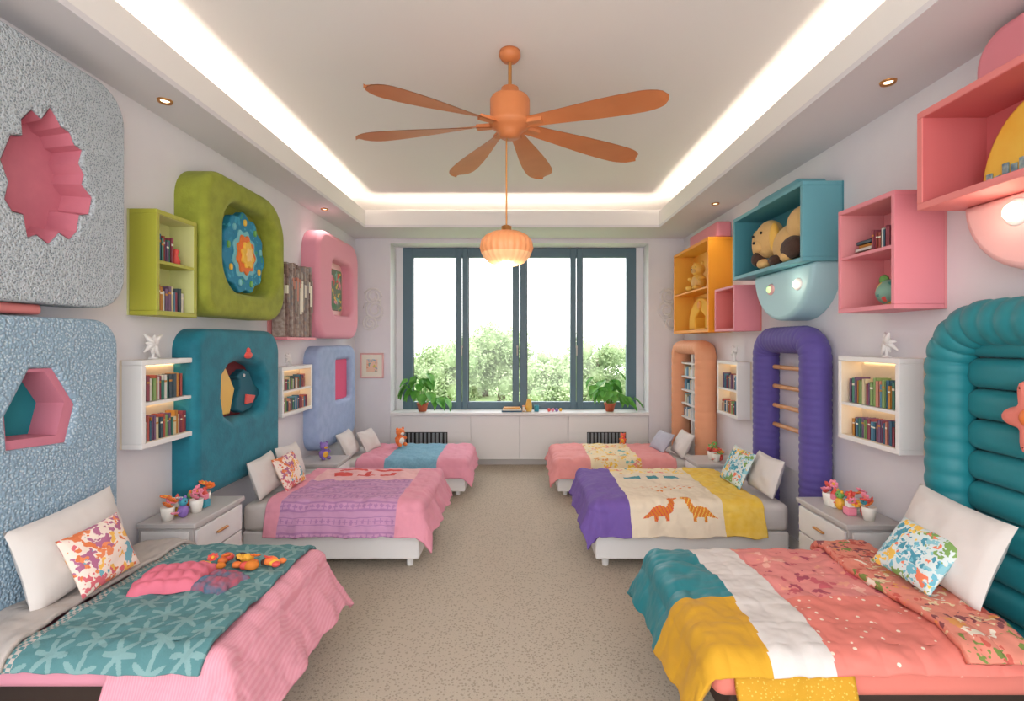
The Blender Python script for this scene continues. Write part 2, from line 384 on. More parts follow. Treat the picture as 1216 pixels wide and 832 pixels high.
pr=[(.04,.095),(.08,.09),(.12,.07),(.145,.04),(.152,.0),(.142,-.03)]
b.lathe([(r,PZ+z) for r,z in pr],(FX-.02,FY,0),M_shade,96,rf=lambda th:1+.025*math.cos(24*th))
b.lathe([(r,PZ+z) for r,z in[(.142,-.03),(.13,-.055),(.1,-.085),(.06,-.1),(0,-.105)]],(FX-.02,FY,0),M_shade2,96,rf=lambda th:1+.025*math.cos(24*th))
b.obj('pendant_lamp')

DL=((-1.93,2.75),(1.86,2.55),(-1.93,5.0),(1.86,4.8))
for x,y in DL:
    b=MB(); b.lathe([(.022,-.004),(.034,-.012),(.038,-.0005)],(x,y,ZS),M_brass,24); b.ell((x,y,ZS-.003),(.022,.022,.004),M_glow,16,6); b.obj('recessed_downlight')

# ---------------------------------------------------------------- beds
class Bed:
    def __init__(s,sg,y0,y1,foot,zt): s.sg=sg;s.y0=y0;s.y1=y1;s.foot=foot;s.zt=zt;s.r=.05;s.wd=(y1-y0)-2*s.r
    def drape(s,u,v,lift=.012,ph=0,flare=.33,quilt=0,wr=1):
        r=s.r+lift; eu=max(0,-u);ev=max(0,-v,v-s.wd);sv=-1 if v<0 else 1
        cu=max(u,0);cv=min(max(v,0),s.wd);e=math.hypot(eu,ev);out=dn=0;du=dv=0
        if e>0:
            du,dv=eu/e,ev/e; q=r*pi/2
            if e<q: out=r*math.sin(e/r);dn=r*(1-math.cos(e/r))
            else: out=r+(e-q)*flare;dn=r+(e-q)*math.sqrt(1-flare*flare)
            p=(cv*du+cu*dv)*1.0+math.atan2(du,dv+1e-6)*.12
            k=max(0,e-q*.6)
            out+=wr*k*(.09*math.sin(p*15+ph)+.05*math.sin(p*37+ph*2))
        top=.009*noise.noise(Vector((u*5+ph,v*5,0)))+.012*noise.noise(Vector((u*11,v*11,ph)))+.004*noise.noise(Vector((u*30,v*30,ph)))
        if quilt: top+=quilt*((abs(math.sin(u*pi/.13))*abs(math.sin(v*pi/.13)))**.4-.6)
        z=s.zt+lift-dn+top
        n=top if e>0 else 0
        if z<.025: out+=(.025-z)*.6; z=.025+.004*noise.noise(Vector((u*20,v*20,1)))
        return Vector((s.sg*(s.foot+s.r+cu-(out+n*.5)*du),s.y0+s.r+cv+sv*(out+n*.5)*dv,z))
    def frame(s,basemat,sheet,zb=.17,zm=.28,inset=.02,legmat=None,basein=0):
        b=MB();sg=s.sg;H=1.93 if sg<0 else 1.88
        b.box(sg*(s.foot+inset+basein),sg*H,s.y0+inset+basein,s.y1-inset,zb,zm,basemat,.012)
        for X in(s.foot+.1+basein,H-.08):
            for y in(s.y0+.1+basein,s.y1-.1): b.cyl((sg*X,y,0.001),(sg*X,y,zb+.01),.022,.03,legmat or basemat,14)
        b.box(sg*(s.foot+.005),sg*H,s.y0+.005,s.y1-.005,zm+.001,s.zt-.004,sheet,.045,5)
        return b.obj('bed')
    def quilt(s,name,u0,u1,v0,v1,mats,fn,nu=90,nv=110,lift=.014,ph=0,flare=.33,quilt=0,th=.018,edge=None,wr=1):
        vs=[];fs=[];fm=[]
        for i in range(nu+1):
            for j in range(nv+1):
                u=u0+(u1-u0)*i/nu;v=v0+(v1-v0)*j/nv
                if edge: u,v=edge(u,v)
                vs.append(s.drape(u,v,lift,ph,flare,quilt,wr))
        for i in range(nu):
            for j in range(nv):
                a=i*(nv+1)+j; fs.append([a,a+1,a+nv+2,a+nv+1]); u=u0+(u1-u0)*(i+.5)/nu;v=v0+(v1-v0)*(j+.5)/nv; fm.append(fn(u,v))
        me=bpy.data.meshes.new(name);c=sum(vs,Vector())/len(vs);me.from_pydata([p-c for p in vs],[],fs)
        for m in mats: me.materials.append(m)
        me.polygons.foreach_set('material_index',fm);me.polygons.foreach_set('use_smooth',[True]*len(fs))
        ob=bpy.data.objects.new(name,me);ob.location=c;scene.collection.objects.link(ob)
        sm=ob.modifiers.new('thick','SOLIDIFY');sm.thickness=th;sm.offset=0
        return ob
def star(x,y,R,k=8,a=0,p=1.5,c=.42):
    r=math.hypot(x,y);t=math.atan2(y,x)+a
    return r<R*(c+(1-c)*abs(math.cos(k/2*t))**p)
def inpoly(x,y,P):
    c=False;n=len(P);j=n-1
    for i in range(n):
        if (P[i][1]>y)!=(P[j][1]>y) and x<(P[j][0]-P[i][0])*(y-P[i][1])/(P[j][1]-P[i][1])+P[i][0]: c=not c
        j=i
    return c

# --- left front bed
B1=Bed(-1,1.72,2.62,1.02,.5)
B1.frame(M_dark,M_pinkq,.2,.39,.03,basein=.1)  # dark inset base stands in for the shade below the mattress
B1.quilt('pink_comforter',-.34,.32,-.32,B1.wd+.22,[M_pinks],lambda u,v:0,90,130,lift=.018,ph=1.2,flare=.45,wr=.45)
def f1(u,v):
    if u>.62: return 2 if ((u/.012)//1+(v/.012)//1)%2 else 0
    a=.115;r_=int(math.floor(u/a));du=(u/a)%1-.5;dv=((v+(a/2 if r_%2 else 0))/a)%1-.5
    return 1 if star(du*a,dv*a,a*.56,6,r_*.5,3.0,.30) else 0
B1.quilt('star_throw_blanket',.0,.66,-.11,B1.wd+.10,[M_throw,M_throwl,M_greige],f1,230,290,lift=.04,ph=.4,wr=.3)
B1.quilt('linen_duvet',.655,.87,-.13,B1.wd+.12,[M_greige],lambda u,v:0,40,90,lift=.062,ph=2,wr=.3,edge=lambda u,v:(u+.015*math.sin(v*5),v))

# --- right front bed
B2=Bed(1,1.72,2.60,.66,.5)
B2.frame(M_dark,M_coralq,.2,.36,.03,basein=.06)
def f2(u,v):
    w=.02*math.sin(v*4)
    if u<.15+w: return 0 if v>B2.wd*.40 else 1
    if u<.36+w: return 2
    if v>B2.wd*.40: return 3
    return 4
B2.quilt('patchwork_quilt',-.27,1.0,-.10,B2.wd+.2,[M_teal2,M_gold,M_sheet,M_coralpr,M_confet],f2,190,170,lift=.024,ph=.7,flare=.4,wr=.6,th=.024,quilt=.005)
B2.quilt('dotted_bedspread',.02,.42,-.22,.1,[M_goldd],lambda u,v:0,30,30,lift=.006,ph=.7)
B2.quilt('floral_throw_blanket',.80,1.04,-.10,B2.wd+.12,[M_floral],lambda u,v:0,70,120,lift=.058,ph=3,edge=lambda u,v:(u+.02*math.sin(v*9),v),th=.03,wr=.4,quilt=.006)

# --- left middle bed
B3=Bed(-1,3.5,4.42,.68,.46)
B3.frame(M_white,M_sheet,.07,.26,.02)
RED=[[(.30,.60),(.42,.60),(.42,.63),(.34,.63),(.34,.68),(.30,.68)],[(.46,.58),(.60,.58),(.60,.62),(.55,.62),(.55,.7),(.51,.7),(.51,.62),(.46,.62)],[(.64,.58),(.78,.58),(.82,.68),(.78,.72),(.66,.68)],[(.25,.74),(.5,.73),(.52,.77),(.28,.78)],[(.56,.76),(.8,.74),(.78,.79),(.58,.8)]]
def f3(u,v):
    if .12<u<.92 and v<B3.wd-.02:
        if v>.46:
            for P in RED:
                if inpoly(u,v,P): return 3
            return 2
        k=v/.05%1
        if k<.2: return 1
        if (v/.05)//1%2==0 and star((u/.04%1-.5)*.04,(k-.6)*.05,.017,4): return 1
        return 4
    return 0
B3.quilt('pink_patterned_quilt',-.28,1.02,-.27,B3.wd+.14,[M_pinkq,M_mauve,mat('blush_cotton','#ecb8bb',.8,.1,40),M_red,mat('orchid_cotton','#cc98be',.8,.1,40)],f3,180,190,lift=.02,ph=2.1,flare=.38,wr=.7)

# --- right middle bed
B4=Bed(1,3.5,4.42,.51,.46)
B4.frame(M_white,M_sheet,.07,.26,.02)
dino=[(0,.02),(.04,.05),(.08,.095),(.13,.11),(.18,.10),(.205,.13),(.20,.17),(.225,.195),(.275,.185),(.28,.165),(.25,.155),(.245,.12),(.225,.075),(.20,.05),(.20,0),(.175,0),(.17,.035),(.115,.035),(.11,0),(.085,0),(.085,.04),(.05,.025)]
D1=[(.28+p[0]*.95,-.17+p[1]) for p in dino]; D2=[(.80-p[0]*.85,-.17+p[1]*.95) for p in dino]
PT=[[(.28,.5),(.42,.5),(.42,.58),(.28,.56)],[(.47,.5),(.56,.52),(.55,.6),(.47,.58)],[(.6,.5),(.72,.5),(.7,.57),(.62,.6)]]
def f4(u,v):
    if u<.2: return 0
    if u<.84:
        if inpoly(u,v,D1):
            return 4 if (u*40+v*20)%1<.25 else 3
        if inpoly(u,v,D2): return 2 if (u*40-v*20)%1<.25 else 3
        if v>.42:
            for i,P in enumerate(PT):
                if inpoly(u,v,P): return 5
        if v>.66: return 6
        if .12<v<.2 and .42<u<.52 and star(u-.47,v-.16,.035,5): return 3
        if .22<v<.30 and math.sin(u*90)*math.sin(v*110)>.6 and .3<u<.78: return 3
        return 1
    return 2
B4.quilt('dinosaur_quilt',-.25,1.12,-.27,B4.wd+.14,[M_pcot,M_cream,M_yel,M_oran,M_red,mat('teal_applique','#3a8793',.8),M_floralc],f4,240,240,lift=.02,ph=4,flare=.36,wr=.7)

# --- far beds
B5=Bed(-1,5.15,5.97,.54,.36)
B5.frame(M_white,M_sheet,.05,.2,.02)
B5.quilt('pink_blue_quilt',-.22,1.08,-.22,B5.wd+.1,[M_pinkq,M_skyq],lambda u,v:1 if .25<u<.78 else 0,110,90,lift=.02,ph=5,flare=.35,wr=.7)
B6=Bed(1,5.15,5.97,.37,.36)
B6.frame(M_white,M_sheet,.05,.2,.02)
B6.quilt('salmon_floral_quilt',-.22,1.18,-.22,B6.wd+.1,[M_salmon,M_floralc,M_skyq],lambda u,v:(1 if .3<u<.82 and v>-.13 else 0),120,90,lift=.02,ph=6,flare=.35,wr=.7)

# pillows
def cushion(name,sg,c,w,h,t,tilt,yaw,m,roll=0):
    b=MB();n=26;vs=[];fs=[]
    for sd in(1,-1):
        for i in range(n+1):
            for j in range(n+1):
                u=i/n*2-1;v=j/n*2-1
                th=t/2*(max(0,(1-u*u)*(1-v*v)))**.42*(1+.22*noise.noise(Vector((u*1.8+c[0]*7,v*1.8,c[1]*5)))+.08*noise.noise(Vector((u*5,v*5,c[1]*9))))
                vs.append((w/2*u*(1-.06*(1-v*v)),h/2*v*(1-.06*(1-u*u)),sd*th))
    N_=(n+1)*(n+1)
    for k in(0,N_):
        for i in range(n):
            for j in range(n):
                a=k+i*(n+1)+j;fs.append([a,a+1,a+n+2,a+n+1])
    ph=math.radians(tilt)
    hx=Vector((sg*math.sin(ph),0,math.cos(ph)));nx=Vector((-sg*math.cos(ph),0,math.sin(ph)));wx=hx.cross(nx)
    M=Matrix(((wx.x,hx.x,nx.x,0),(wx.y,hx.y,nx.y,0),(wx.z,hx.z,nx.z,0),(0,0,0,1)))
    M=Matrix.Translation(c)@Matrix.Rotation(math.radians(yaw),4,'Z')@M@Matrix.Rotation(math.radians(roll),4,'Z')
    b.add(vs,fs,m,True,M); return b.obj(name)
cushion('bed_pillow',-1,(-1.865,2.12,.735),.50,.34,.13,14,0,M_sheet,4)
cushion('floral_cushion',-1,(-1.75,2.11,.705),.27,.25,.08,22,-8,M_floralw,6)
cushion('bed_pillow',1,(1.80,2.13,.745),.48,.36,.14,20,0,M_sheet,-4)
cushion('floral_cushion',1,(1.68,2.14,.69),.29,.25,.09,38,10,M_floralb,-5)
cushion('bed_pillow',-1,(-1.86,3.70,.615),.36,.28,.11,18,0,M_sheet,3)
cushion('bed_pillow',-1,(-1.86,4.10,.615),.36,.28,.11,18,0,M_sheet,-3)
cushion('floral_cushion',-1,(-1.75,3.84,.61),.28,.26,.08,25,-8,M_floralw,4)
cushion('bed_pillow',1,(1.80,3.70,.62),.38,.28,.12,18,0,M_sheet)
cushion('floral_cushion',1,(1.68,3.90,.625),.30,.29,.08,25,8,M_floralb,-4)
cushion('bed_pillow',-1,(-1.83,5.4,.50),.40,.28,.11,28,0,M_sheet)
cushion('bed_pillow',-1,(-1.68,5.64,.49),.34,.25,.10,30,-10,M_sheet)
cushion('bed_pillow',1,(1.74,5.4,.50),.40,.27,.11,28,0,M_sheet)
cushion('bed_pillow',1,(1.58,5.62,.48),.34,.24,.10,35,10,mat('grey_linen','#b8b8c6',.85,.1,40))

# ---------------------------------------------------------------- nightstands
def nightstand(sg,y0,y1,X,zt):
    b=MB();H=W-.02
    b.box(sg*H,sg*X,y0,y1,zt-.03,zt,M_wgrey,.006)
    b.box(sg*H,sg*(X+.02),y0+.015,y1-.015,.06,zt-.031,M_wgrey,.004)
    b.box(sg*(X+.02),sg*(X+.005),y0+.025,y1-.025,zt-.2,zt-.045,M_white,.004); b.box(sg*(X+.02),sg*(X+.005),y0+.025,y1-.025,.08,zt-.21,M_white,.004)
    b.box(sg*(H-.02),sg*(X+.04),y0+.004,y0+.015,zt-.19,zt-.045,M_white,.004); b.box(sg*(H-.02),sg*(X+.04),y0+.004,y0+.015,.08,zt-.2,M_white,.004)
    for zz in(zt-.12,zt-.32): b.box(sg*(X+.004),sg*(X-.012),(y0+y1)/2-.05,(y0+y1)/2+.05,zz-.006,zz+.006,M_brass,.003)
    for yy in(y0+.05,y1-.05):
        for XX in(H-.05,X+.06): b.cyl((sg*XX,yy,.001),(sg*XX,yy,.065),.015,.018,M_dark,10)
    b.obj('nightstand')
nightstand(-1,2.74,3.24,1.76,.60); nightstand(1,2.72,3.22,1.76,.60)
nightstand(-1,4.60,4.98,1.66,.47); nightstand(1,4.60,4.98,1.62,.47)

def flower(b,c,R,mt,mt2,n=7,tilt=None):
    M=Matrix.Translation(c)@Matrix.Rotation(random.uniform(0,6),4,'Z')@Matrix.Rotation(tilt if tilt is not None else random.uniform(.2,1.2),4,'X')
    for k in range(n):
        a=2*pi*k/n; b.ell((0,0,0),(R*.42,R*.33,R*.16),mt,10,6,M=M@Matrix.Rotation(a,4,'Z')@Matrix.Translation((R*.55,0,.0))@Matrix.Rotation(-.35,4,'Y'))
    b.ell((0,0,R*.05),(R*.3,R*.3,R*.2),mt2,10,6,M=M)
def toys(name,x,y,z,w,seed,pal=None):
    random.seed(seed);b=MB();pal=pal or TOY
    for k in range(7):
        px=x+random.uniform(-.3,.3)*w*.6;py=y+(k-3)*w*.16;m=pal[(k*3+seed)%8]
        if k%3==0:
            b.lathe([(0,.001),(.026,.001),(.034,.05),(.036,.075),(.031,.075),(.028,.02),(0,.015)],(px,py,z),pal[4],20)
            for q in range(4): flower(b,(px+random.uniform(-.025,.025),py+random.uniform(-.025,.025),z+.085+.014*q),.032,random.choice((pal[0],pal[3],pal[7])),pal[1])
        elif k%3==1:
            b.ell((px,py,z+.036),(.028,.028,.036),m,14,10);b.ell((px,py,z+.088),(.024,.024,.023),pal[(k+1)%8],14,10)
            for s_ in(-1,1): b.ell((px,py+s_*.018,z+.108),(.007,.009,.011),m,8,6);b.ell((px-.02*(1 if x>0 else -1),py+s_*.009,z+.092),.004,M_black,6,5);b.ell((px,py+s_*.03,z+.045),(.012,.014,.012),m,8,6)
        else:
            b.box(px-.026,px+.026,py-.026,py+.026,z+.001,z+.045,m,.006);b.box(px-.02,px+.02,py-.02,py+.02,z+.0455,z+.08,pal[(k*5+2)%8],.006);b.cyl((px,py,z+.08),(px,py,z+.12),.022,.002,pal[0],14)
    for k in range(8):
        px=x+random.uniform(-.35,.35)*w*.5;py=y+random.uniform(-.5,.5)*w
        flower(b,(px,py,z+random.uniform(.02,.10)),.028,random.choice(pal[:5]),random.choice(pal))
    return b.obj(name)
toys('toy_figurine_group',-1.92,2.93,.60,.28,3)
toys('toy_figurine_group',1.92,2.93,.60,.28,5)
toys('toy_figurine_group',1.85,4.8,.47,.2,8,[TOY[0],TOY[7],TOY[1],TOY[0],TOY[4],TOY[1],TOY[7],TOY[5]])
def plush(name,c,s,m1,m2,m3,yaw=0):
    b=MB();M=Matrix.Translation(c)@Matrix.Rotation(yaw,4,'Z')@Matrix.Scale(s,4)
    b.ell((0,0,.42),(.36,.34,.42),m1,18,12,M=M); b.ell((0,-.2,.4),(.24,.18,.28),m2,14,10,M=M)
    b.ell((0,-.05,1.02),(.34,.32,.3),m1,18,12,M=M); b.ell((0,-.32,.95),(.15,.13,.11),m2,12,8,M=M); b.ell((0,-.44,.99),(.05,.03,.035),M_black,8,6,M=M)
    for sx in(-1,1):
        b.ell((sx*.25,-.02,1.28),(.11,.06,.12),m3,12,8,M=M); b.ell((sx*.12,-.3,1.1),.035,M_black,8,6,M=M)
        b.ell((sx*.36,-.14,.58),(.12,.2,.12),m3,12,8,M=M); b.ell((sx*.24,-.34,.13),(.14,.24,.13),m3,12,8,M=M)
    return b.obj(name)
plush('plush_toy',(-1.86,4.80,.472),.12,TOY[6],TOY[1],TOY[6],.9)
plush('plush_fox',(-1.36,5.74,.405),.15,TOY[7],TOY[4],TOY[7],.8)
plush('plush_toy',(1.2,5.86,.405),.09,TOY[0],TOY[1],TOY[7],-.5)

# toy pile on the front left bed
b=MB()
def puff(cx,cy,z,w,d,h,m,yaw):
    n=30;vs=[];fs=[];M=Matrix.Translation((cx,cy,z))@Matrix.Rotation(yaw,4,'Z')
    for i in range(n+1):
        for j in range(n+1):
            u=i/n*2-1;v=j/n*2-1;hh=h*((1-u**4)*(1-v**4))**.4*(.72+.28*abs(math.sin(u*7.8))**.6*abs(math.sin(v*4.7))**.6)
            vs.append((w/2*u*(1-.08*(1-v*v))*(1+.05*math.sin(v*9)),d/2*v*(1+.06*math.sin(u*7)),hh))
    for i in range(n):
        for j in range(n): a=i*(n+1)+j;fs.append([a,a+1,a+n+2,a+n+1])
    b.add(vs,fs,m,True,M)
M_hot=mat('hot_pink_knit','#e2758a',.85,.2,60)
puff(-1.50,2.19,.548,.28,.22,.065,M_hot,.2)
b.obj('folded_pink_blanket')
b=MB();puff(-1.29,2.17,.548,.17,.16,.045,mat('navy_patch','#4a6f86',.85,.2,60,kind='var',col2='#b8596a',scale=18),-.3); b.obj('folded_patterned_cloth')
random.seed(4);b=MB()
for k in range(16):
    x=-1.44+.34*(k/15)+random.uniform(-.02,.02);y=2.36+random.uniform(-.06,.05)-.03*(k/15);r=random.uniform(.014,.026)
    b.ell((x,y,.555+r*.8),(r*1.25,r,r*.85),[TOY[7],TOY[1],TOY[0],TOY[7],M_oran,M_brown][k%6],14,10,rf=lambda p,t:1+.08*math.sin(5*t))
for k in range(5):
    x=-1.42+k*.065;flower(b,(x,2.34,.59+.01*(k%2)),.026,TOY[(0,7,1,7,0)[k]],TOY[1],tilt=.5)
b.obj('soft_toy_pile')

# ---------------------------------------------------------------- shelves
def cubby(side,a0,a1,b0,b1,t,mo,mi_,shelves=(),th=.022,led=False,name='wall_cubby_shelf'):
    b=MB();e=.0015
    b.sbox(side,a0,a1,b0,b1,.001,.012,mi_)
    b.sbox(side,a0,a1,b1-th,b1,.012,t,mo,.003); b.sbox(side,a0,a1,b0,b0+th,.012,t,mo,.003)
    b.sbox(side,a0,a0+th,b0+th,b1-th,.012,t,mo,.003); b.sbox(side,a1-th,a1,b0+th,b1-th,.012,t,mo,.003)
    if mi_ is not mo:
        b.sbox(side,a0+th,a0+th+e,b0+th,b1-th,.012,t-.004,mi_);b.sbox(side,a1-th-e,a1-th,b0+th,b1-th,.012,t-.004,mi_)
        b.sbox(side,a0+th,a1-th,b0+th,b0+th+e,.012,t-.004,mi_);b.sbox(side,a0+th,a1-th,b1-th-e,b1-th,.012,t-.004,mi_)
    for z in shelves: b.sbox(side,a0+th,a1-th,z-.009,z+.009,.012,t-.004,mo,.002)
    if led:
        for z in [b1-th-.002]+[z-.01 for z in shelves]: b.sbox(side,a0+th+.02,a1-th-.02,z-.006,z,.014,.022,M_led)
    return b.obj(name)
def books(side,a0,a1,z,h,c0,c1,seed,stack=False,pal=None):
    rnd=random.Random(seed);b=MB();a=a0;pal=pal or BOOK
    if stack:
        zz=z+.001
        while zz<z+h:
            t=rnd.uniform(.014,.024);m=rnd.choice(pal);o=rnd.uniform(0,.02)
            b.sbox(side,a0+o,a1-o,zz,zz+.002,c0,c1-o,m);b.sbox(side,a0+o,a1-o,zz+t-.002,zz+t,c0,c1-o,m);b.sbox(side,a0+o,a1-o,zz,zz+t,c1-o-.002,c1-o,m)
            b.sbox(side,a0+o+.004,a1-o-.004,zz+.002,zz+t-.002,c0+.002,c1-o-.003,M_paper);zz+=t+.001
    else:
        while a<a1:
            w=rnd.uniform(.012,.026);hh=h*rnd.uniform(.72,1);m=rnd.choice(pal);d=c1-rnd.uniform(0,.012)
            b.sbox(side,a,a+.002,z+.001,z+hh,c0,d,m);b.sbox(side,a+w-.002,a+w,z+.001,z+hh,c0,d,m);b.sbox(side,a,a+w,z+.001,z+hh,d-.002,d,m)
            b.sbox(side,a+.002,a+w-.002,z+.004,z+hh-.004,c0+.002,d-.003,M_paper)
            if rnd.random()<.5: b.sbox(side,a+.001,a+w-.001,z+hh*.7,z+hh*.78,d,d+.0008,rnd.choice([M_paper,BOOK[4]]))
            a+=w+.001
    return b.obj('book_row' if not stack else 'book_stack')

cubby('L',2.70,3.04,1.73,2.30,.16,M_lime,M_limein,(2.02,),th=.025)
books('L',2.78,2.90,2.029,.16,.03,.12,1); books('L',2.76,2.99,1.756,.15,.03,.12,2)
b=MB(); b.lathe([(.0,.0),(.022,.001),(.026,.03),(.012,.06),(.02,.09),(.0,.10)],(-W+.09,2.95,2.030),TOY[0],20);b.obj('toy_vase')
cubby('L',2.65,3.09,1.02,1.49,.12,M_white,M_cream,(1.255,),led=True,th=.028)
books('L',2.70,3.0,1.265,.14,.03,.1,3); books('L',2.70,3.03,1.049,.14,.03,.1,4)
cubby('L',4.22,4.83,.95,1.37,.12,M_white,M_cream,(1.16,),led=True,th=.03)
books('L',4.3,4.7,1.17,.12,.03,.1,5); books('L',4.3,4.75,.981,.12,.03,.1,6)
# LEFT magazine shelf
b=MB();b.sbox('L',4.2,4.80,1.6,1.625,.001,.17,M_pink,.004);b.sbox('L',4.2,4.8,1.625,2.1,.001,.012,M_pinkin);b.obj('wall_ledge_shelf')
PM=[mat('mag_%d'%i,c,.8,.1,90,kind='var',col2=d,scale=30) for i,(c,d) in enumerate([('#8f7c76','#b9aca4'),('#6c5550','#957a72'),('#a99488','#8e8c90'),('#74625e','#b0968a')])]
rnd=random.Random(9);b=MB();a=4.24;k=0
while a<4.76:
    w=rnd.uniform(.018,.035);hh=rnd.uniform(.58,.66)-(.08 if k==0 else 0);m=PM[k%4];k+=1
    b.sbox('L',a,a+w,1.627,1.627+hh,.02,rnd.uniform(.12,.15),m,.003)
    b.sbox('L',a+.003,a+w-.003,1.65+hh*rnd.uniform(.3,.7),1.68+hh*.72,.10,.151,rnd.choice([M_paper,BOOK[10],PM[2]]))
    a+=w+.002
b.obj('magazine_stack')

# LEFT panel A: grey bobble knit, jagged opening
JH=[(2.028,2.52),(2.07,2.50),(2.108,2.567),(2.13,2.545),(2.159,2.508),(2.20,2.50),(2.225,2.455),(2.263,2.446),(2.245,2.38),(2.275,2.34),(2.262,2.29),(2.317,2.246),(2.299,2.165),(2.25,2.15),(2.235,2.07),(2.199,2.03),(2.15,2.05),(2.10,1.99),(2.05,2.02),(2.01,2.0),(1.993,2.09),(1.95,2.09),(1.921,2.13),(1.935,2.2),(1.905,2.275),(1.944,2.384),(1.99,2.40),(1.985,2.46)]
b=MB();b.panel(rrect(1.2,2.5,1.745,2.80,.16),[JH],'L',.001,.15,.014,M_knitg,3,sm=False)
b.funnel(shrink(JH,.985),shrink(JH,.88),'L',.14,.02,M_rose,M_rose)
b.obj('knit_wall_panel')
b=MB();b.sbox('L',1.5,2.12,1.70,1.743,.001,.10,M_coral,.015,4);b.obj('coral_ledge')
HX=[(2.02,1.48),(2.12,1.477),(2.225,1.313),(2.18,1.154),(1.93,1.172),(1.921,1.30)]
b=MB();b.panel(rrect(1.3,2.46,.1,1.69,.13),[HX],'L',.001,.15,.022,M_knitb,4,sm=False)
b.funnel(HX,shrink(HX,.84,-.02,.012),'L',.135,.135,M_magenta);b.funnel(shrink(HX,.84,-.02,.012),shrink(HX,.80,-.02,.012),'L',.135,.02,M_magenta,M_tealin)
b.obj('knit_headboard')

# LEFT green felt panel with round artwork
OV=rrect(3.28,4.0,1.92,2.54,.22); 
b=MB();b.panel(rrect(3.07,4.13,1.75,2.68,(.18,.22,.30,.20),12),[OV],'L',.001,.19,.05,M_green,6)
b.panel(rrect(3.2,4.05,1.85,2.6,.1),[],'L',.001,.06,0,mat('olive_inner','#8a9236',.9,.2,80))
M_d1=mat('art_blue','#2387ad',.7,.2,60,kind='blotch',pal=['#1f7ba3','#4fb3cc','#2387ad','#3aa0c0','#3aa27a','#2b93b8'],scale=17,th=.38,dist=.3)
M_d2=mat('art_yellow','#f3c34e',.7,.2,60)
M_d3=mat('art_orange','#ea7a35',.7,.2,60)
M_pale=mat('art_pale','#7cc3ce',.7,.1,60)
b.panel(ellp(3.66,2.22,.27,.28,90,.05,11,1),[],'L',.06,.11,.01,M_d1)
b.panel(ellp(3.65,2.21,.15,.17,90,.08,9,.5),[],'L',.11,.118,.003,M_pale)
b.panel(ellp(3.65,2.21,.115,.135,90,.09,9,.5),[],'L',.118,.13,.006,M_d3); b.panel(ellp(3.65,2.21,.075,.09,80,.12,8,2),[],'L',.13,.145,.006,M_d2)
b.panel(ellp(3.65,2.21,.035,.045,60,.15,6),[],'L',.145,.155,.004,mat('art_cream','#f7d08a',.7))
for k in range(9):
    t=k*2*pi/9+.2; b.panel(ellp(3.66+.215*math.cos(t),2.22+.225*math.sin(t),.016,.024,16),[],'L',.11,.122,.005,[M_pale,TOY[5],M_d2][k%3])
b.obj('felt_art_panel')
# LEFT teal headboard
OC=[(3.34,1.36),(3.42,1.43),(3.55,1.455),(3.70,1.44),(3.82,1.40),(3.90,1.30),(3.91,1.18),(3.86,1.09),(3.74,1.05),(3.58,1.06),(3.46,1.04),(3.36,1.10),(3.33,1.22)]
b=MB();b.panel(rrect(3.05,4.12,.61,1.67,(.06,.06,.18,.14),10),[OC],'L',.001,.15,.05,M_teal,6)
b.panel(rrect(3.25,3.98,1.0,1.5,.03),[],'L',.001,.02,0,mat('maroon_inner','#7c2f35',.8))
b.panel([(3.34,1.08),(3.56,1.08),(3.62,1.25),(3.5,1.42),(3.34,1.38)],[],'L',.02,.06,.01,M_yball,sm=False)
M_deep=mat('deep_teal','#155d70',.7)
# little bird silhouette inside the opening
bird=[(3.60,1.10),(3.68,1.07),(3.82,1.09),(3.90,1.16),(3.98,1.15),(3.92,1.22),(3.84,1.27),(3.78,1.36),(3.71,1.385),(3.655,1.36),(3.61,1.335),(3.65,1.31),(3.655,1.25),(3.61,1.18)]
b.panel(bird,[],'L',.02,.08,.012,M_deep,sm=False); b.panel(ellp(3.70,1.34,.012,.012,12),[],'L',.08,.086,.002,M_sheet); b.panel([(3.72,1.2),(3.84,1.18),(3.80,1.13),(3.71,1.13)],[],'L',.08,.095,.005,TOY[0],sm=False)
b.ell(PP('L',3.63,1.49,.15),(.02,.05,.025),TOY[0],14,8); b.ell(PP('L',3.63,1.52,.15),(.015,.025,.025),TOY[0],12,8)
b.obj('padded_headboard')
OP=rrect(5.22,5.85,1.87,2.45,.12)
b=MB();b.panel(rrect(4.86,6.06,1.62,2.70,.22,10),[OP],'L',.001,.17,.045,M_pinkp,5);b.panel(rrect(5.18,5.9,1.82,2.5,.05),[],'L',.001,.05,0,M_palepink)
b.panel(rrect(5.32,5.78,1.93,2.38,.04),[],'L',.05,.065,.004,mat('art_floral','#6c7d6a',.8,.1,40,kind='blotch',pal=['#d9574f','#e8c25a','#4f7f5a','#7fb0a0','#e58aa0'],scale=13,th=.4,dist=.3))
b.obj('padded_art_panel')
b=MB();PR=rrect(5.38,5.84,.95,1.39,.03)
b.panel(rrect(4.9,6.02,.50,1.54,.16,10),[PR],'L',.001,.15,.04,M_lav,5);b.panel(shrink(PR,1.04),[],'L',.001,.1,0,mat('hot_pink_felt','#e0567e',.8,.1,50));b.obj('padded_headboard')

